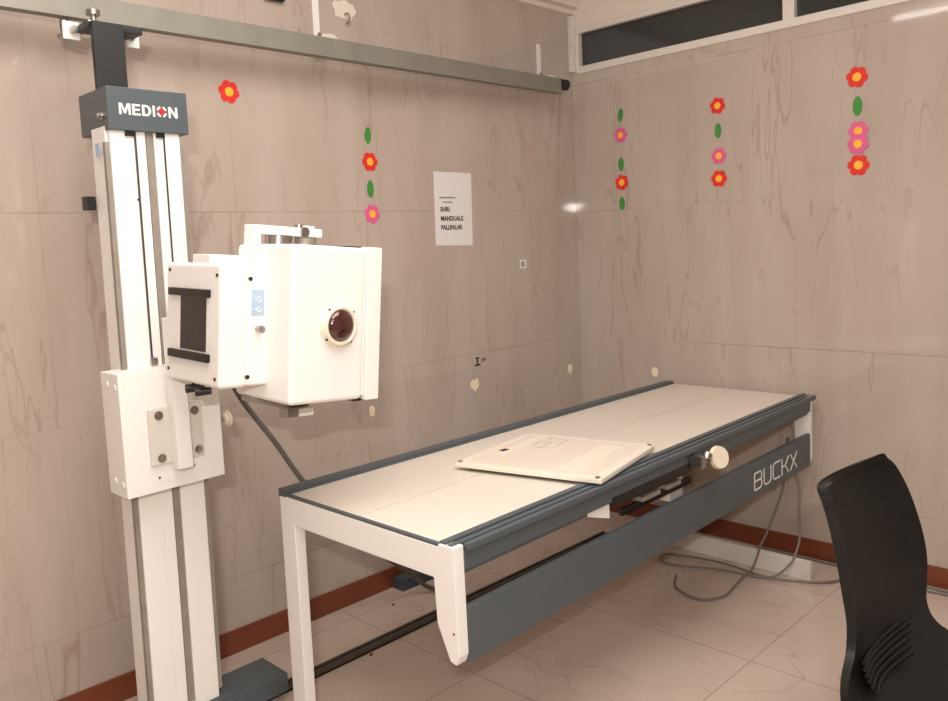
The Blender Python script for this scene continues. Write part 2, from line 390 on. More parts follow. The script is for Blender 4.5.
# top post and rollers
b = bm_(); box(b, -2.356, -2.279, -0.33, -0.312, 1.72, 1.90, .002); obj('top_post', b, M_dark, ST)
rb = obj('roller_bracket', box(bm_(), -2.362, -2.222, -0.312, -0.238, 1.886, 1.902, .002), M_dark, ST)
for (x, s) in ((-2.374, -1), (-2.222, 1)):
    b = bm_(); box(b, x - .021, x + .021, -0.243, -0.239, 1.868, 1.912, .002); obj('roller_plate', b, M_white, rb)
    b = bm_(); cyl(b, (x - .003 * s, -0.16, 1.892), (x - .003 * s, -0.256, 1.892), .009, 16); obj('roller_bolt', b, M_steel, rb)
b = bm_(); cyl(b, (-2.328, -0.27, 1.89), (-2.328, -0.27, 1.932), .008, 16); cyl(b, (-2.328, -0.27, 1.928), (-2.328, -0.27, 1.940), .017, 20)
obj('guide_bolt', b, M_steel, rb)
b = bm_(); box(b, -2.35, -2.32, -0.29, -0.085, 1.90, 1.91, .002); cyl(b, (-2.335, -0.095, 1.905), (-2.335, -0.095, 1.953), .012, 16); obj('guide_arm', b, M_steel, rb)
# floor carriage
b = bm_(); box(b, -2.40, -2.155, -0.39, -0.25, 0.012, 0.10, .003); box(b, -2.17, -1.972, -0.385, -0.245, 0.024, 0.082, .005)
fc = obj('floor_carriage', b, M_grey, ST)
obj('screw', cyl(bm_(), (-2.02, -0.383, 0.05), (-2.02, -0.389, 0.05), .006, 12), M_steel, fc)
for x in (-2.34, -2.2, -2.0): obj('carriage_roller', cyl(bm_(), (x, -0.335, 0.017), (x, -0.335, 0.03), .014, 16), M_steel, fc)
# carriage on the mast
b = bm_(); box(b, -2.415, -2.153, -0.44, -0.335, 0.727, 1.037, .003)
cr = obj('mast_carriage', b, M_white, ST, lambda v: Vector((v.x, v.y, v.z + (0.004 if v.x > -2.2 else 0))))
def dots(nm, pts, axis, r, h, m_, par):
    b = bm_()
    for p in pts:
        a = Vector(p); d = Vector(axis) * h; cyl(b, a, a + d, r, 14)
    return obj(nm, b, m_, par)
for p in [(-2.415, -0.375, 1.008), (-2.415, -0.42, 1.003), (-2.415, -0.375, 0.765), (-2.415, -0.42, 0.76)]:
    dots('plug', [p], (-1, 0, 0), .008, .0025, M_white, cr)
for p in [(-2.325, -0.44, .762), (-2.300, -0.44, .756), (-2.262, -0.44, .756)]:
    dots('plug', [p], (0, -1, 0), .0095, .002, M_white, cr)
for p in [(-2.332, -0.44, .764), (-2.238, -0.44, .775)]:
    dots('rivet', [p], (0, -1, 0), .003, .002, M_steel, cr)
b = bm_(); box(b, -2.352, -2.212, -0.452, -0.440, 0.798, 0.94, .003)
mp = obj('mounting_plate', b, mat('grey_white_plate', (214, 208, 198), 0.4, noise=0.03), ST)
for p in [(-2.327, .935 - .012), (-2.232, .932 - .012), (-2.327, .815), (-2.228, .817)]:
    b = bm_(); cyl(b, (p[0], -.452, p[1]), (p[0], -.455, p[1]), .011, 18); cyl(b, (p[0], -.455, p[1]), (p[0], -.462, p[1]), .0065, 6)
    obj('hex_bolt', b, M_steel, mp)
b = bm_(); box(b, -2.300, -2.260, -0.484, -0.452, 0.783, 1.165, .003); obj('support_bar', b, M_white, ST)
kb = bm_(); cyl(kb, (-2.155, -0.38, 0.866), (-2.10, -0.38, 0.866), .006, 14); sh = obj('lock_shaft', kb, M_steel, ST)
b = bm_(); cyl(b, (-2.115, -0.38, 0.866), (-2.100, -0.38, 0.866), .014, 24, .019); torus(b, (-2.102, -0.38, 0.866), (1, 0, 0), .018, .005); obj('lock_knob', b, M_ringc, sh)

# ---- tube head: local frame (x right, y back), tilted
HS = (-.85 + 2.43051853) / (-.75 + 2.43051853)
def rotm(y, t, r):
    return Matrix.Rotation(y, 3, 'Z') @ Matrix.Rotation(t, 3, 'Y') @ Matrix.Rotation(r, 3, 'X')
HM = rotm(0.0147, 0.0828, 0.0304)
CC = Vector((-3.2060569, -2.43051853, 1.31174471)); HO = CC + (Vector((-2.1175, -.75, 1.1378)) - CC) * HS
HW = lambda v: HO + HM @ (Vector(v) * HS)
b = bm_(); box(b, -0.001, 0.222, 0, 0.252, -0.195, 0.195, .012, 3); box(b, .218, .2265, .006, .246, -.186, .189)
hd = obj('tube_housing', b, M_white, ST, HW)
b = bm_(); box(b, 0.2285, 0.273, -0.003, 0.255, -0.198, 0.198, .003); obj('end_cover', b, M_white, hd, HW)
b = bm_(); box(b, 0.19, 0.228, 0.03, 0.2, 0.1955, 0.199); obj('cover_gasket', b, M_black, hd, HW)
obj('cover_gasket', box(bm_(), 0.2, 0.228, 0.01, 0.2, -0.2, -0.1955), M_black, hd, HW)
pc = (0.137, -0.002)
b = bm_(); cyl(b, (pc[0], .002, pc[1]), (pc[0], -.010, pc[1]), .057, 40, .050); torus(b, (pc[0], -.012, pc[1]), (0, -1, 0), .045, .006, 40)
ip = obj('inspection_port', b, M_ringc, hd, HW)
b = bm_()
for k in range(30):
    pass
t = bmesh.new(); bmesh.ops.create_uvsphere(t, u_segments=28, v_segments=14, radius=.040)
for v in t.verts: v.co = Vector((pc[0] + v.co.x, -.010 + min(v.co.y * .45, .004), pc[1] + v.co.z))
merge(b, t); obj('port_glass', b, M_port, ip, HW)
for a in (0.1, 1.67, 3.24, 4.8):
    b = bm_(); cyl(b, (pc[0] + .053 * math.cos(a + .6), -.008, pc[1] + .053 * math.sin(a + .6)), (pc[0] + .053 * math.cos(a + .6), -.0125, pc[1] + .053 * math.sin(a + .6)), .0026, 10)
    obj('port_screw', b, M_dark, ip, HW)
# yoke over and under the housing
b = bm_(); box(b, .024, .240, .215, .262, .223, .247, .003); box(b, .0245, .046, .2155, .2615, .193, .225)
yk = obj('yoke', b, M_white, ST, HW)
obj('swivel_bearing', cyl(bm_(), (.115, .238, .193), (.115, .238, .222), .036, 28), M_steel, yk, HW)
obj('swivel_pin', cyl(bm_(), (.20, .238, .193), (.20, .238, .222), .030, 24), M_groove, yk, HW)
b = bm_(); cyl(b, (.178, .216, .236), (.178, .206, .236), .013, 20); obj('clamp_bolt', b, M_steel, yk, HW)
b = bm_(); cyl(b, (.178, .238, .246), (.178, .238, .256), .012, 16); obj('clamp_bolt', b, M_steel, yk, HW)
b = bm_(); box(b, .186, .216, .218, .258, .246, .254, .002); obj('clamp_pad', b, M_white, yk, HW)
b = bm_(); prism(b, [(.0, -.193), (.14, -.193), (.13, -.232), (.11, -.236), (.0, -.207)], .04, 'y', .18, .002); obj('lower_arm', b, M_groove, yk, HW)
b = bm_(); box(b, .112, .150, .176, .216, -.262, -.228, .003); obj('lower_clamp', b, M_steel, yk, HW)
b = bm_(); box(b, .150, .200, .18, .212, -.260, -.238, .002); obj('lower_lever', b, M_white, yk, HW)
b = bm_(); box(b, .12, .175, .17, .22, -.232, -.194); obj('lower_pad', b, M_black, yk, HW)
b = bm_(); box(b, -.125, -.004, .165, .25, .0, .164, .004); box(b, -.10, -.004, .20, .392, -.08, .06, .003)
obj('mounting_block', b, M_white, ST, HW)
# collimator
CXA, CXB, CY0, CY1, CZ0, CZ1 = -.1345, -.0044, .0937, .368, -.156, .1425
b = bm_(); box(b, CXA, -.062, CY0, CY1, CZ0, CZ1, .011, 4); box(b, -.064, CXB + .006, CY0 + .003, CY1 - .003, CZ0 + .003, CZ1 - .002, .008, 3)
co = obj('collimator', b, M_white, ST, HW)
b = bm_(); box(b, CXA - .0015, CXA + .001, .159, .286, -.072, .064); ap = obj('aperture_window', b, mat('aperture_glass', (24, 20, 20), 0.1, noise=0.3, nscale=30, spec=.6), co, HW)
b = bm_(); box(b, CXA - .0022, CXA - .001, .2215, .2235, -.065, .055); box(b, CXA - .0022, CXA - .001, .16, .286, -.006, -.004); obj('crosshair', b, mat('crosshair_grey', (70, 66, 64), .5, noise=.02), ap, HW)
for z0, z1 in ((.060, .079), (-.096, -.076)):
    b = bm_(); box(b, CXA - .010, CXA + .002, .139, .338, z0, z1, .002)
    obj('filter_rail', b, M_black, co, HW)
for y, z in ((.346, .123), (.110, .114), (.348, -.129), (.114, -.133)):
    obj('screw', cyl(bm_(), (CXA + .001, y, z), (CXA - .002, y, z), .0045, 12), M_dark, co, HW)
for x, z in ((-.055, .108), (-.059, -.13)):
    obj('screw', cyl(bm_(), (x, CY0 + .004, z), (x, CY0 - .001, z), .005, 12), M_dark, co, HW)
b = bm_(); cyl(b, (-.034, CY0 + .004, -.013), (-.034, CY0 - .008, -.013), .006, 14); cyl(b, (-.034, CY0 - .008, -.013), (-.034, CY0 - .022, -.013), .0095, 18, .0085); obj('light_knob', b, M_steel, co, HW)
b = bm_(); box(b, -.0505, -.016, CY0 + .0015, CY0 + .0025, .019, .082); lb = obj('blue_label', b, M_bluelab, co, HW); lb['label'] = 'pale blue label with white marks'
b = bm_()
for z in (.058, .034):
    t = bmesh.new(); merge(b, t)
    torus(b, (-.030, CY0 + .0012, z), (0, -1, 0), .006, .0009, 20, 5); box(b, -.043, -.034, CY0 + .0005, CY0 + .0016, z - .001, z + .001)
obj('label_marks', b, M_logo_w, lb, HW)
for y, z in ((.255, -.170), (.205, -.172)):
    b = bm_(); cyl(b, (-.115, y, CZ0 + .004), (-.115, y, z - .002), .004, 12); M2 = cyl(b, (-.128, y + .012, z - .004), (-.10, y - .012, z), .0115, 14, .009); obj('collimator_knob', b, M_black, co, HW)
# conduit hanging from the head down behind the table
T = tag(obj('high_voltage_hose', tube(bm_(), [(-2.11, -.47, 1.12), (-2.06, -.33, 1.02), (-1.99, -.20, .95), (-1.916, -.15, .85), (-1.819, -.15, .71), (-1.724, -.15, .559), (-1.59, -.15, .395), (-1.421, -.15, .221), (-1.309, -.15, .122), (-1.215, -.16, .03), (-1.17, -.185, .0095)], .0085, 10), M_hose),
    'dark grey hose hanging from the tube head down to the floor behind the table', 'hose')
b = bm_(); box(b, -1.262, -1.065, -.075, -.016, 0, .045, .003); cyl(b, (-1.2, -.075, .022), (-1.2, -.083, .022), .006)
tag(obj('cable_trunking', b, M_shelf), 'slate blue metal trunking piece on the floor against the back skirting', 'trunking')

# ------------------------------------------------------------------ x-ray table
# local coordinates: X 0..1 along length, Y 0..1 from wall edge to front edge, mapped on the slightly skewed plan
def TW(v, BL=(-2.025, -.521), FL=(-2.023, -1.202), BR=(-.052, -.516), FR=(-.045, -1.150)):
    X, Y = v.x / 2.0, v.y / .66
    x = (1 - X) * ((1 - Y) * BL[0] + Y * FL[0]) + X * ((1 - Y) * BR[0] + Y * FR[0])
    y = (1 - X) * ((1 - Y) * BL[1] + Y * FL[1]) + X * ((1 - Y) * BR[1] + Y * FR[1])
    return Vector((x, y, v.z))
def flip(bm):
    bmesh.ops.reverse_faces(bm, faces=bm.faces); return bm
TB = thing('x_ray_table', 'long white and grey x-ray examination table lettered along its front panel', 'x-ray table', (-1.04, -.86, 0))
ZT = .67
def tobj(name, bm, m_, par=TB): return obj(name, flip(bm), m_, par, TW)
b = bm_(); box(b, -.004, 1.99, .031, .3135, .648, .667, .0008); tobj('rear_top_panel', b, M_cream_panel)
b = bm_(); box(b, -.004, 1.99, .3175, .600, .648, .667, .0008); tobj('front_top_panel', b, M_cream_panel)
b = bm_(); box(b, -.018, 1.985, -.004, .030, .657, .680, .002); box(b, -.018, 1.985, .022, .034, .662, .673, .001); tobj('rear_trim', b, M_grey)
b = bm_(); box(b, -.017, -.005, .03, .602, .660, .6685, .001); tobj('end_trim', b, M_grey)
b = bm_(); box(b, -.012, 2.006, .6035, .622, .6655, .674, .001); box(b, .0165, 1.971, .604, .622, .655, .667, .001); box(b, .0165, 2.006, .618, .660, .657, .665, .001); box(b, -.012, 2.006, .626, .640, .6650, .671, .002); box(b, .0165, 2.006, .648, .664, .655, .672, .003)
tobj('front_trim', b, M_grey)
b = bm_(); box(b, .014, 1.36, .640, .652, .612, .656, .001); box(b, 1.36, 1.975, .640, .652, .612, .656, .001); box(b, .014, 1.975, .630, .642, .600, .650); tobj('side_rail', b, M_grey)
b = bm_(); box(b, .014, 1.975, .03, .045, .59, .648); tobj('rear_side_rail', b, M_grey)
def frame(x0, x1):
    # polygon in (y,z): rear leg to floor, beam, short tapered front leg
    pts = [(.0, 0), (.0, .663), (.603, .663), (.603, .6685), (.650, .6685), (.652, .425), (.644, .404), (.625, .407), (.590, .485), (.585, .588), (.063, .588), (.060, 0)]
    b = bm_(); prism(b, pts, x1 - x0, 'x', x0, .003); return b
tobj('end_frame', frame(-.018, .015), M_white)
tobj('end_frame', frame(1.972, 2.0), M_white)
obj('screw', flip(cyl(bm_(), (-.0175, .64, .475), (-.0185, .64, .475), .003, 8)), M_debris, TB, TW)
fpb = bm_(); box(fpb, .016, 1.971, .634, .653, .400, .526, .003)
fp = tobj('front_panel', fpb, M_grey)
def stroke(bm, a, c, wd, y0, y1):
    a, c = Vector(a), Vector(c); d = (c - a).normalized(); n = Vector((-d.y, d.x)) * wd / 2; e = d * wd * .3
    P = [a - n - e, c - n + e, c + n + e, a + n - e]; prism(bm, [(p.x, p.y) for p in P], y1 - y0, 'y', y0)
LT = {'B': [((0, 0), (0, 1)), ((0, 1), (.8, 1)), ((.8, 1), (1, .85)), ((1, .85), (1, .62)), ((1, .62), (.8, .52)), ((0, .52), (.8, .52)), ((.8, .52), (1, .38)), ((1, .38), (1, .12)), ((1, .12), (.8, 0)), ((.8, 0), (0, 0))],
      'U': [((0, 1), (0, .15)), ((0, .15), (.2, 0)), ((.2, 0), (.8, 0)), ((.8, 0), (1, .15)), ((1, .15), (1, 1))],
      'C': [((1, 1), (.2, 1)), ((.2, 1), (0, .85)), ((0, .85), (0, .15)), ((0, .15), (.2, 0)), ((.2, 0), (1, 0))],
      'K': [((0, 0), (0, 1)), ((0, .5), (.5, .5)), ((.5, .5), (1, 1)), ((.5, .5), (1, 0))],
      'X': [((0, 0), (1, 1)), ((0, 1), (1, 0))]}
b = bm_(); X0 = 1.466; wl, hl, gp = .058, .058, .0195
for i, ch in enumerate('BUCKX'):
    for (p, q) in LT[ch]:
        xx = X0 + i * (wl + gp)
        stroke(b, (xx + p[0] * wl, .426 + p[1] * hl), (xx + q[0] * wl, .426 + q[1] * hl), .0052, .6528, .6542)
bmesh.ops.reverse_faces(b, faces=b.faces)
obj('brand_lettering', b, M_logo_w, fp, TW)
# bucky tray under the top
b = bm_(); box(b, .66, 1.05, .10, .635, .585, .64, .002); box(b, .70, 1.03, .55, .648, .600, .612, .002); tr = tobj('cassette_tray', b, M_black)
obj('tray_opening_dark_strip', flip(box(bm_(), .590, 1.045, .640, .6535, .600, .624, .001)), M_black, tr, TW)  # solid black strip over the rail, stands in for the dark of the opening
b = bm_(); prism(b, [(.49, .598), (.585, .568), (.585, .612), (.49, .612)], .004, 'y', .640); box(b, .584, .588, .58, .644, .568, .612); obj('tray_bracket', flip(b), M_white, tr, TW)
b = bm_(); box(b, .76, .86, .56, .642, .566, .580, .002); box(b, .90, .98, .56, .642, .566, .580, .002); obj('tray_slide', flip(b), M_groove, tr, TW)
b = bm_(); box(b, .985, 1.06, .56, .60, .500, .568, .002); obj('tray_stop', flip(b), M_cream_panel, tr, TW)
b = bm_(); box(b, .70, 1.1, .60, .612, .535, .556, .002); obj('tray_guide', flip(b), M_black, tr, TW)
b = bm_(); box(b, 1.005, 1.03, .655, .70, .612, .652, .003); cyl(b, (1.045, .69, .632), (1.06, .69, .648), .015, 16); cyl(b, (1.03, .68, .628), (1.09, .70, .628), .008, 12)
clp = tobj('tray_lock', b, M_steel, TB)
b = bm_(); cyl(b, (1.075, .69, .630), (1.10, .704, .630), .012, 16, .010); cyl(b, (1.10, .702, .6300), (1.096, .714, .6330), .036, 32, .033)
obj('round_knob', flip(b), M_ringc, clp, TW)

# white strip standing on edge at the far end, on the floor
b = bm_(); box(b, -.232, -.207, -1.207, -.60, 0, .074, .004)
tag(obj('cover_strip', b, M_frame), 'white strip standing on its long edge on the floor under the far table end', 'cover strip')

# flat detector on the table
b = bm_(); Q = [(-1.604, -.753), (-1.21, -.691), (-1.117, -1.110), (-1.500, -1.190)]
T = thing('flat_panel_cassette', 'thin cream x-ray cassette lying flat on the table', 'x-ray cassette', (-1.36, -.94, ZT))
Zc = ZT + .006
def quadprism(P, z0, z1, bev):
    b = bm_(); prism(b, P, z1 - z0, 'z', z0, bev); return b
b = quadprism(Q, .677, .692, .003)
obj('cassette_body', b, M_cass, T)
def inq(s, t):
    a, b_, c, d = [Vector(q) for q in Q]; return (a * (1 - s) + b_ * s) * (1 - t) + (d * (1 - s) + c * s) * t
def patch(s0, s1, t0, t1): return [tuple(inq(s, t)) for s, t in ((s0, t0), (s1, t0), (s1, t1), (s0, t1))]
obj('cassette_face', quadprism(patch(.05, .95, .06, .94), .6920, .6925, 0), M_cass2, T)
for P_ in (patch(.10, .85, .66, .82), patch(.30, .97, .13, .19)):
    b = bm_(); prism(b, P_, .0006, 'z', .6925); obj('cassette_label', b, M_cass, T)
b = bm_()
for s0, s1, t0, t1 in ((.66, .76, .22, .24), (.60, .62, .24, .36), (.66, .78, .30, .32), (.78, .79, .2, .36), (.7, .9, .38, .40), (.85, .93, .24, .26), (.88, .895, .26, .36), (.62, .7, .4, .412)):
    prism(b, patch(s0, s1, t0, t1), .0004, 'z', .6925)
obj('faded_marks', b, mat('faded_ink', (200, 188, 176), .6, noise=.05), T)
for (s, t) in ((.02, .03), (.02, .97), (.97, .97)):
    p = inq(s, t); obj('corner_clip', cyl(bm_(), (p.x, p.y, .690), (p.x, p.y, .6945), .007, 12), M_steel, T)
p = inq(.42, .13); b = bm_(); box(b, p.x - .012, p.x + .012, p.y - .008, p.y + .008, .6925, .695, .001); obj('release_button', b, M_dark, T)
b = quadprism([tuple(inq(s, t)) for s, t in ((.03, .03), (.97, .03), (.97, .97), (.03, .97))], .6745, .678, 0); obj('base_lip', b, M_black, T)

# ------------------------------------------------------------------ cables at the far end
b = tube(bm_(), [(-.09, -1.06, .50), (-.10, -1.055, .40), (-.10, -1.046, .30), (-.13, -1.025, .20), (-.18, -1.012, .125), (-.22, -1.01, .096), (-.26, -1.012, .055), (-.31, -1.015, .026), (-.38, -1.018, .022), (-.46, -1.02, .008), (-.569, -1.028, .008), (-.638, -.967, .008), (-.60, -.86, .008), (-.5, -.80, .008)], .0045)
tag(obj('power_cable', b, M_cable), 'thin grey cable looping lowest on the floor under the far table end', 'cable')
b = tube(bm_(), [(-.15, -1.09, .52), (-.15, -1.105, .42), (-.16, -1.139, .34), (-.17, -1.142, .243), (-.185, -1.148, .15), (-.215, -1.148, .100), (-.25, -1.14, .06), (-.285, -1.10, .014), (-.31, -1.05, .009), (-.285, -.90, .009), (-.30, -.76, .009), (-.34, -.66, .009), (-.40, -.67, .009), (-.42, -.74, .009), (-.36, -.88, .009), (-.33, -1.02, .009), (-.275, -1.17, .008), (-.215, -1.26, .008), (-.13, -1.32, .008), (-.09, -1.45, .008), (-.05, -1.7, .008)], .0045)
tag(obj('data_cable', b, M_cable), 'grey cable coiled on the floor in front of the white strip, running right', 'cable')
b = tube(bm_(), [(-.03, -.9, .006), (-.03, -1.2, .006), (-.03, -1.6, .006), (-.03, -2.4, .006)], .006)
tag(obj('skirting_cable', b, M_cable), 'grey cable lying straight on the floor along the right skirting', 'cable')
for x, y, r_ in ((-1.643, -.355 - .06, .007), (-1.362, -.19, .006)):
    pass
def pebble(x, y, r):
    t = bmesh.new(); bmesh.ops.create_icosphere(t, subdivisions=2, radius=r)
    for v in t.verts: v.co = Vector((v.co.x * 1.2, v.co.y, v.co.z * .7)) * (1 + random.uniform(-.18, .18)) + Vector((x, y, r * .6))
    return t
tag(obj('debris_crumb', pebble(-1.652, -.368, .006), M_debris), 'tiny reddish crumb on the floor in front of the floor rail', 'debris')
tag(obj('debris_crumb', pebble(-1.362, -.135, .005), M_debris), 'tiny dark crumb on the floor between floor rail and back skirting', 'debris')

# ------------------------------------------------------------------ black chair
CH = thing('office_chair', 'black ribbed plastic chair with tall curved back at the right edge', 'chair', (-1.43, -2.05, 0))
secs = [  # z, xleft, xright, y
    (.801, -1.540, -1.275, -1.793), (.797, -1.572, -1.252, -1.795), (.785, -1.580, -1.240, -1.799), (.76, -1.578, -1.206, -1.806), (.71, -1.597, -1.195, -1.828), (.655, -1.612, -1.190, -1.846), (.60, -1.624, -1.187, -1.860),
    (.55, -1.632, -1.195, -1.870), (.505, -1.648, -1.210, -1.874), (.47, -1.715, -1.250, -1.886), (.445, -1.775, -1.280, -1.915), (.43, -1.795, -1.285, -1.965), (.425, -1.80, -1.28, -2.06), (.43, -1.80, -1.27, -2.16), (.43, -1.79, -1.27, -2.26), (.415, -1.75, -1.29, -2.32)]
def shell(sec, i0, i1, th, nx=20, fwd=.05):
    t = bmesh.new(); uvl = t.loops.layers.uv.new('UVMap')
    front, back = [], []
    n = len(sec)
    for i, (z, xl, xr, y) in enumerate(sec):
        if i < i0 or i >= i1: continue
        a = sec[max(i - 1, 0)]; c = sec[min(i + 1, n - 1)]
        tan = Vector((0, c[3] - a[3], c[0] - a[0])).normalized(); nrm = Vector((0, tan.z, -tan.y))   # towards sitter
        if nrm.y > 0.2: nrm = -nrm
        if abs(nrm.y) <= .2 and nrm.z < 0: nrm = -nrm
        fr, bk = [], []
        for j in range(nx + 1):
            s = j / nx * 2 - 1
            bow = fwd * (abs(s) ** 2.2 - 1) * min(1, max(.4, (z - .40) * 5))
            x = xl + (xr - xl) * j / nx
            p = Vector((x, y, z)) + nrm * bow
            fr.append(t.verts.new(p)); bk.append(t.verts.new(p - nrm * th))
        front.append(fr); back.append(bk)
    sec = sec[i0:i1]; n = len(sec)
    for i in range(n - 1):
        for j in range(nx):
            for g, rev in ((front, False), (back, True)):
                q = (g[i][j], g[i][j + 1], g[i + 1][j + 1], g[i + 1][j]); f = t.faces.new(q if not rev else tuple(reversed(q)))
        t.faces.new((front[i][0], front[i + 1][0], back[i + 1][0], back[i][0])).material_index = 1; t.faces.new((front[i][nx], back[i][nx], back[i + 1][nx], front[i + 1][nx])).material_index = 1
    for j in range(nx):
        t.faces.new((front[0][j], back[0][j], back[0][j + 1], front[0][j + 1])); t.faces.new((front[-1][j], front[-1][j + 1], back[-1][j + 1], back[-1][j]))
    arc = [0]
    for i in range(1, n): arc.append(arc[-1] + math.hypot(sec[i][0] - sec[i - 1][0], sec[i][3] - sec[i - 1][3]))
    lut = {}
    for i in range(n):
        for j in range(nx + 1):
            lut[front[i][j]] = (j / nx, arc[i] * 2.2); lut[back[i][j]] = (j / nx, arc[i] * 2.2)
    for f in t.faces:
        for l in f.loops: l[uvl].uv = lut[l.vert]
    bmesh.ops.recalc_face_normals(t, faces=t.faces)
    return t
def dens(sec, k=4):
    out = catmull([(s[0], s[1], s[2]) for s in sec], k); ys = catmull([(s[3], 0, 0) for s in sec], k)
    return [(p.x, p.y, p.z, q.x) for p, q in zip(out, ys)]
D = dens(secs)
o = obj('backrest', shell(D, 0, 37, .018), [M_chair, M_black], CH)
o = obj('seat', shell(D, 36, len(D), .018), [M_chair, M_black], CH)
for k in range(6):
    f = D[35 + k]; x0, x1 = f[1] + .07 + .01 * k, f[2] - .12 - .012 * k; P_ = []
    for q in range(9):
        u_ = q / 8; P_.append((x0 + (x1 - x0) * u_, f[3] - .002 + .018 * (1 - abs(2 * u_ - 1) ** 2), f[0] - .002 + .004 - .010 * (1 - abs(2 * u_ - 1) ** 2)))
    obj('back_rib', tube(bm_(), P_, .0045, 8, 3), M_chair, CH)
for x, y, sx, sy in ((-1.72, -1.99, -1, 1), (-1.32, -1.93, 1, 1), (-1.72, -2.24, -1, -1), (-1.32, -2.24, 1, -1)):
    b = bm_(); tube(b, [(x, y, .405), (x + .01 * sx, y + .015 * sy, .2), (x + .02 * sx, y + .03 * sy, .006)], .012, 10, 4); obj('leg', b, M_black, CH)
b = bm_(); box(b, -1.75, -1.30, -2.27, -1.96, .385, .403, .004); obj('seat_frame', b, M_black, CH)

# ------------------------------------------------------------------ things on the walls
def wall_thing(mat4, name, bm, m_, parent=None):
    return obj(name, bm, m_, parent, lambda v: (mat4 @ Vector((v.x, v.y, v.z))))
# paper sign on back wall
T = thing('paper_notice', 'white paper notice with black capitals taped on the back wall', 'notice', (-.824, 0, 1.46))
b = bm_(); prism(b, [(-.933, 1.312), (-.722, 1.307), (-.714, 1.605), (-.928, 1.607)], .0008, 'y', -.0012); obj('paper_sheet', b, M_paper, T)
def wtext(txt, x, z, size, bold=0.0, ws=1.0):
    t = text_bm(txt, size, .0004, bold, 1.0, ws); bmesh.ops.transform(t, matrix=Matrix(((1, 0, 0, x), (0, 0, -1, -.0016), (0, 1, 0, z), (0, 0, 0, 1))), verts=t.verts); return t
b = wtext('SHRI', -.900, 1.448, .026, .0009)
merge(b, wtext('MANDUALE', -.900, 1.411, .026, .0009, .92)); merge(b, wtext('PALLIPALAR', -.900, 1.375, .026, .0009, .86))
obj('printed_text', b, M_ink, T)
for z_, x0_, n_ in ((1.500, -.902, 15), (1.482, -.886, 9)):     # two lines of print too small to read
    b = bm_(); box(b, x0_, x0_ + n_ * .0062, -.00125, -.0011, z_ + .0028, z_ + .0038)
    for k in range(n_): box(b, x0_ + k * .0062, x0_ + k * .0062 + random.uniform(.0022, .0046), -.0016, -.0012, z_ + random.uniform(0, .001), z_ + random.uniform(.0055, .007))
    obj('fine_print_line', b, M_ink, T)
# small sticker
T = thing('small_sticker', 'tiny white square sticker on the back wall right of the paper notice', 'sticker', (-.405, 0, 1.213))
b = bm_(); box(b, -.428, -.382, -.0014, 0, 1.194, 1.232); obj('sticker_sheet', b, M_paper, T)
b = bm_(); box(b, -.418, -.410, -.0018, -.001, 1.202, 1.222); box(b, -.416, -.397, -.0018, -.001, 1.218, 1.223); box(b, -.402, -.396, -.0018, -.001, 1.204, 1.216); box(b, -.416, -.397, -.0018, -.001, 1.204, 1.208); obj('printed_mark', b, mat('grey_ink', (120, 112, 106), .7, noise=.05), T)
# black mark like I+
b = bm_(); box(b, -.735, -.713, -.001, 0, .826, .832); box(b, -.728, -.720, -.001, 0, .800, .832); box(b, -.742, -.708, -.001, 0, .796, .803)
box(b, -.699, -.694, -.001, 0, .808, .824); box(b, -.690, -.672, -.001, 0, .817, .8205); box(b, -.683, -.680, -.001, 0, .809, .829)
tag(obj('ink_mark', b, M_ink), 'small black hand-drawn mark on the back wall above the table', 'mark')
# putty patches
def blob(pts, seed, h=.0015):
    return pts
def putty(name, wall, c, w_, h_, m_, label, shape):
    b = bm_(); P = []
    rnd = random.Random(sum(ord(q) for q in label))
    for k in range(18):
        a = 2 * PI * k / 18; r = 1 + rnd.uniform(-.14, .14)
        x = math.cos(a) * r; z = math.sin(a) * r
        if shape == 'heart':
            if z < 0: x *= (1 + z * .75)
            elif abs(x) < .3: z *= .72
        P.append((c[0] + x * w_, c[1] + z * h_))
    if wall == 'back': prism(b, P, .0012, 'y', -.0012)
    else: prism(b, P, .0012, 'x', -.0012)
    return tag(obj(name, b, m_), label, 'wall patch')
putty('putty_patch', 'back', (-.745, .717), .028, .030, M_putty, 'heart-shaped cream putty patch below the black mark on the back wall', 'heart')
putty('putty_patch', 'back', (-.091, .694), .020, .028, M_putty, 'cream putty patch on the back wall closest to the room corner', 'heart')
p_ = putty('putty_patch', 'back', (-1.303, .703), .014, .022, M_putty, 'small cream putty patch on the back wall just right of the tube head bottom', 'round')
putty('putty_patch', 'right', (-.413, .699), .017, .022, M_putty, 'cream putty patch on the right wall above the far table corner', 'round')
putty('putty_patch', 'back', (-1.325, 2.165), .05, .035, M_puttyw, 'large white putty patch on the back wall at the top edge above the rail', 'round')
putty('putty_patch', 'back', (-1.400, 2.055), .045, .016, M_puttyw, 'white putty smear just above the rail beside the taller bracket', 'round')
putty('putty_patch', 'back', (-.165, 2.052), .04, .014, M_puttyw, 'white putty smear above the black rail end near the corner', 'round')
b = bm_(); tube(b, [(-1.325, 0, 2.15), (-1.325, -.02, 2.148), (-1.322, -.024, 2.135), (-1.322, -.018, 2.12), (-1.325, -.008, 2.118)], .004)
tag(obj('wall_hook', b, M_groove), 'small metal hook in the big white putty patch above the rail', 'hook')
b = bm_(); box(b, -1.66, -1.585, -.02, -.001, 2.145, 2.165, .003); cyl(b, (-1.60, -.02, 2.155), (-1.60, -.026, 2.155), .006)
tag(obj('wall_clip', b, M_dark), 'dark metal piece on the back wall at the top edge left of the taller bracket', 'clip')

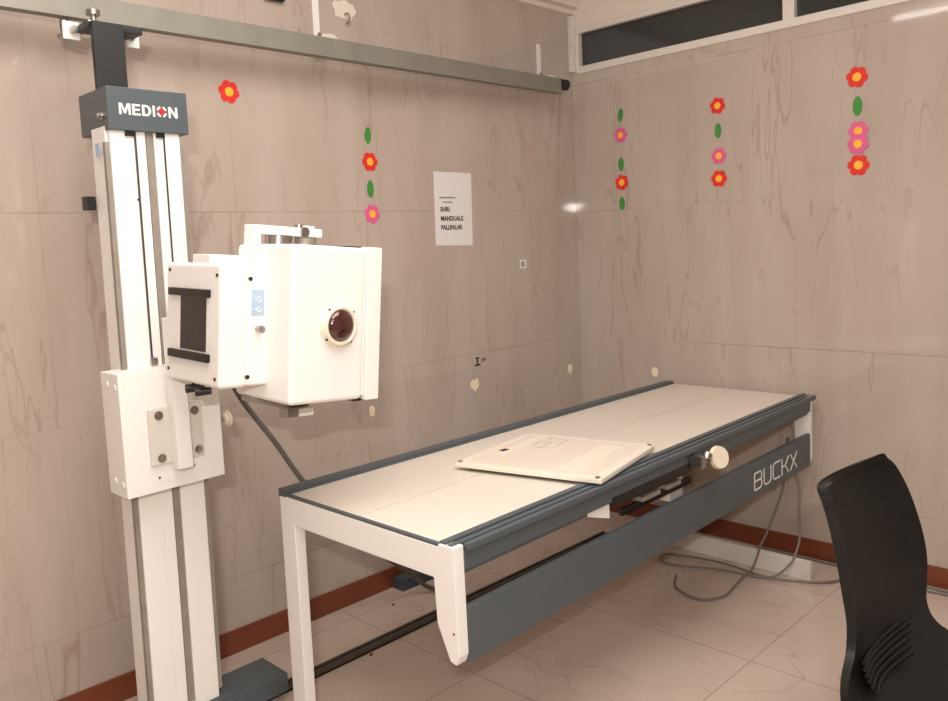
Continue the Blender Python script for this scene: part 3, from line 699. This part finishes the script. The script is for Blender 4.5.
# flowers and leaves
def flower_mesh(r, n=6, seed=1):
    b = bm_(); P = []
    K = 60
    for k in range(K):
        a = 2 * PI * k / K; P.append((r * (.80 + .20 * abs(math.cos(n * a / 2)) ** .7 * 1.0) * math.cos(a), r * (.80 + .20 * abs(math.cos(n * a / 2)) ** .7) * math.sin(a)))
    P = []
    for k in range(K):
        a = 2 * PI * k / K; q = r * (.77 + .23 * abs(math.cos(n * a / 2)) ** .6); P.append((q * math.cos(a), q * math.sin(a)))
    prism(b, P, .0020, 'y', -.0020); return b
def leaf_mesh(w_, h_):
    b = bm_(); P = []
    for k in range(28):
        a = 2 * PI * k / 28; P.append((w_ * math.sin(a) * (abs(math.sin(a)) ** .3), h_ * math.cos(a)))
    prism(b, P, .0020, 'y', -.0020)
    return b
def centre_mesh(r): return cyl(bm_(), (0, -.0018, 0), (0, -.0032, 0), r, 24)
petal = {}
for k, m_ in (('red', M_red), ('pink', M_pink)):
    bmx = flower_mesh(.036); me = bpy.data.meshes.new('petals'); bmx.to_mesh(me); bmx.free(); me.materials.append(m_); petal[k] = me
bmx = centre_mesh(.0145); cmesh = bpy.data.meshes.new('flower_centre'); bmx.to_mesh(cmesh); bmx.free(); cmesh.materials.append(M_yel)
bmx = leaf_mesh(.0155, .033); lmesh = bpy.data.meshes.new('leaf'); bmx.to_mesh(lmesh); bmx.free(); lmesh.materials.append(M_leaf)
def place(kind, wall, u, z, label, s=1.0, rot=0.0, dy=0.0, cs=1.0):
    g = 'flower and leaf stickers on the walls'
    o = bpy.data.objects.new('flower_sticker' if kind != 'leaf' else 'leaf_sticker', petal[kind] if kind != 'leaf' else lmesh); COL.objects.link(o)
    o.location = (u, -.0004 - dy, z) if wall == 'back' else (-.0004 - dy, u, z)
    Rw = Matrix.Identity(3) if wall == 'back' else Matrix.Rotation(-PI / 2, 3, 'Z')
    o.rotation_euler = (Rw @ Matrix.Rotation(rot, 3, 'Y')).to_euler(); o.scale = (s, 1, s)
    tag(o, label, 'flower sticker' if kind != 'leaf' else 'leaf sticker', 'foam flowers on the walls' if kind != 'leaf' else 'foam leaves on the walls')
    if kind != 'leaf':
        c = bpy.data.objects.new('flower_centre', cmesh); COL.objects.link(c); c.parent = o; c.scale = (cs, 1, cs)
    return o
place('red', 'back', -1.808, 1.832, 'single red flower sticker by itself on the back wall beside the stand', 1.02, .2)
place('leaf', 'back', -1.250, 1.728, 'green leaf sticker, upper of two under the rail left of the paper notice', .95, .05)
place('red', 'back', -1.248, 1.632, 'red flower sticker between two leaves left of the paper notice', 1.0)
place('leaf', 'back', -1.252, 1.533, 'green leaf sticker between red and pink flower left of the paper notice', 1.0)
place('pink', 'back', -1.250, 1.440, 'pink flower sticker at the bottom of the string left of the paper notice', 1.0, .3)
g1 = 'in the string nearest the room corner'
place('leaf', 'right', -.264, 1.861, 'top green leaf sticker ' + g1, .9, .12)
place('pink', 'right', -.262, 1.772, 'pink flower sticker ' + g1, .95)
place('leaf', 'right', -.260, 1.642, 'middle green leaf sticker, above the red flower ' + g1, .95)
place('red', 'right', -.262, 1.560, 'red flower sticker ' + g1, 1.0, .3)
place('leaf', 'right', -.260, 1.465, 'bottom green leaf sticker ' + g1, .95)
g2 = 'in the middle string of the right wall'
place('red', 'right', -.738, 1.832, 'top red flower sticker ' + g2, .95, .2)
place('leaf', 'right', -.738, 1.731, 'only green leaf sticker ' + g2, .95)
place('pink', 'right', -.741, 1.628, 'pink flower sticker ' + g2, .95)
place('red', 'right', -.740, 1.536, 'bottom red flower sticker ' + g2, 1.0, .1)
g3 = 'in the rightmost string of the right wall'
place('red', 'right', -1.288, 1.853, 'top red flower sticker ' + g3, 1.08, .2)
place('leaf', 'right', -1.290, 1.749, 'only green leaf sticker ' + g3, 1.1)
place('pink', 'right', -1.293, 1.660, 'upper of two overlapping pink flower stickers ' + g3, 1.0)
place('pink', 'right', -1.293, 1.613, 'lower of two overlapping pink flower stickers ' + g3, 1.05, .2, .0034)
place('red', 'right', -1.294, 1.536, 'bottom red flower sticker below the pink pair ' + g3, 1.1, .1)

# ceiling tube light (seen reflected in the glazed wall)
T = thing('tube_light', 'white ceiling tube light reflected in the glazed right wall', 'lamp', (-2.885, -1.1, H))
b = bm_(); box(b, -2.915, -2.855, -1.70, -.46, 2.715, 2.775, .006); obj('lamp_housing', b, M_frame, T)
obj('lamp_tube', cyl(bm_(), (-2.885, -1.67, 2.68), (-2.885, -.49, 2.68), .014, 16), M_emit, T)
for y_ in (-.49, -1.67): obj('lamp_holder', box(bm_(), -2.895, -2.875, y_ - .01, y_ + .01, 2.66, 2.72), M_frame, T)
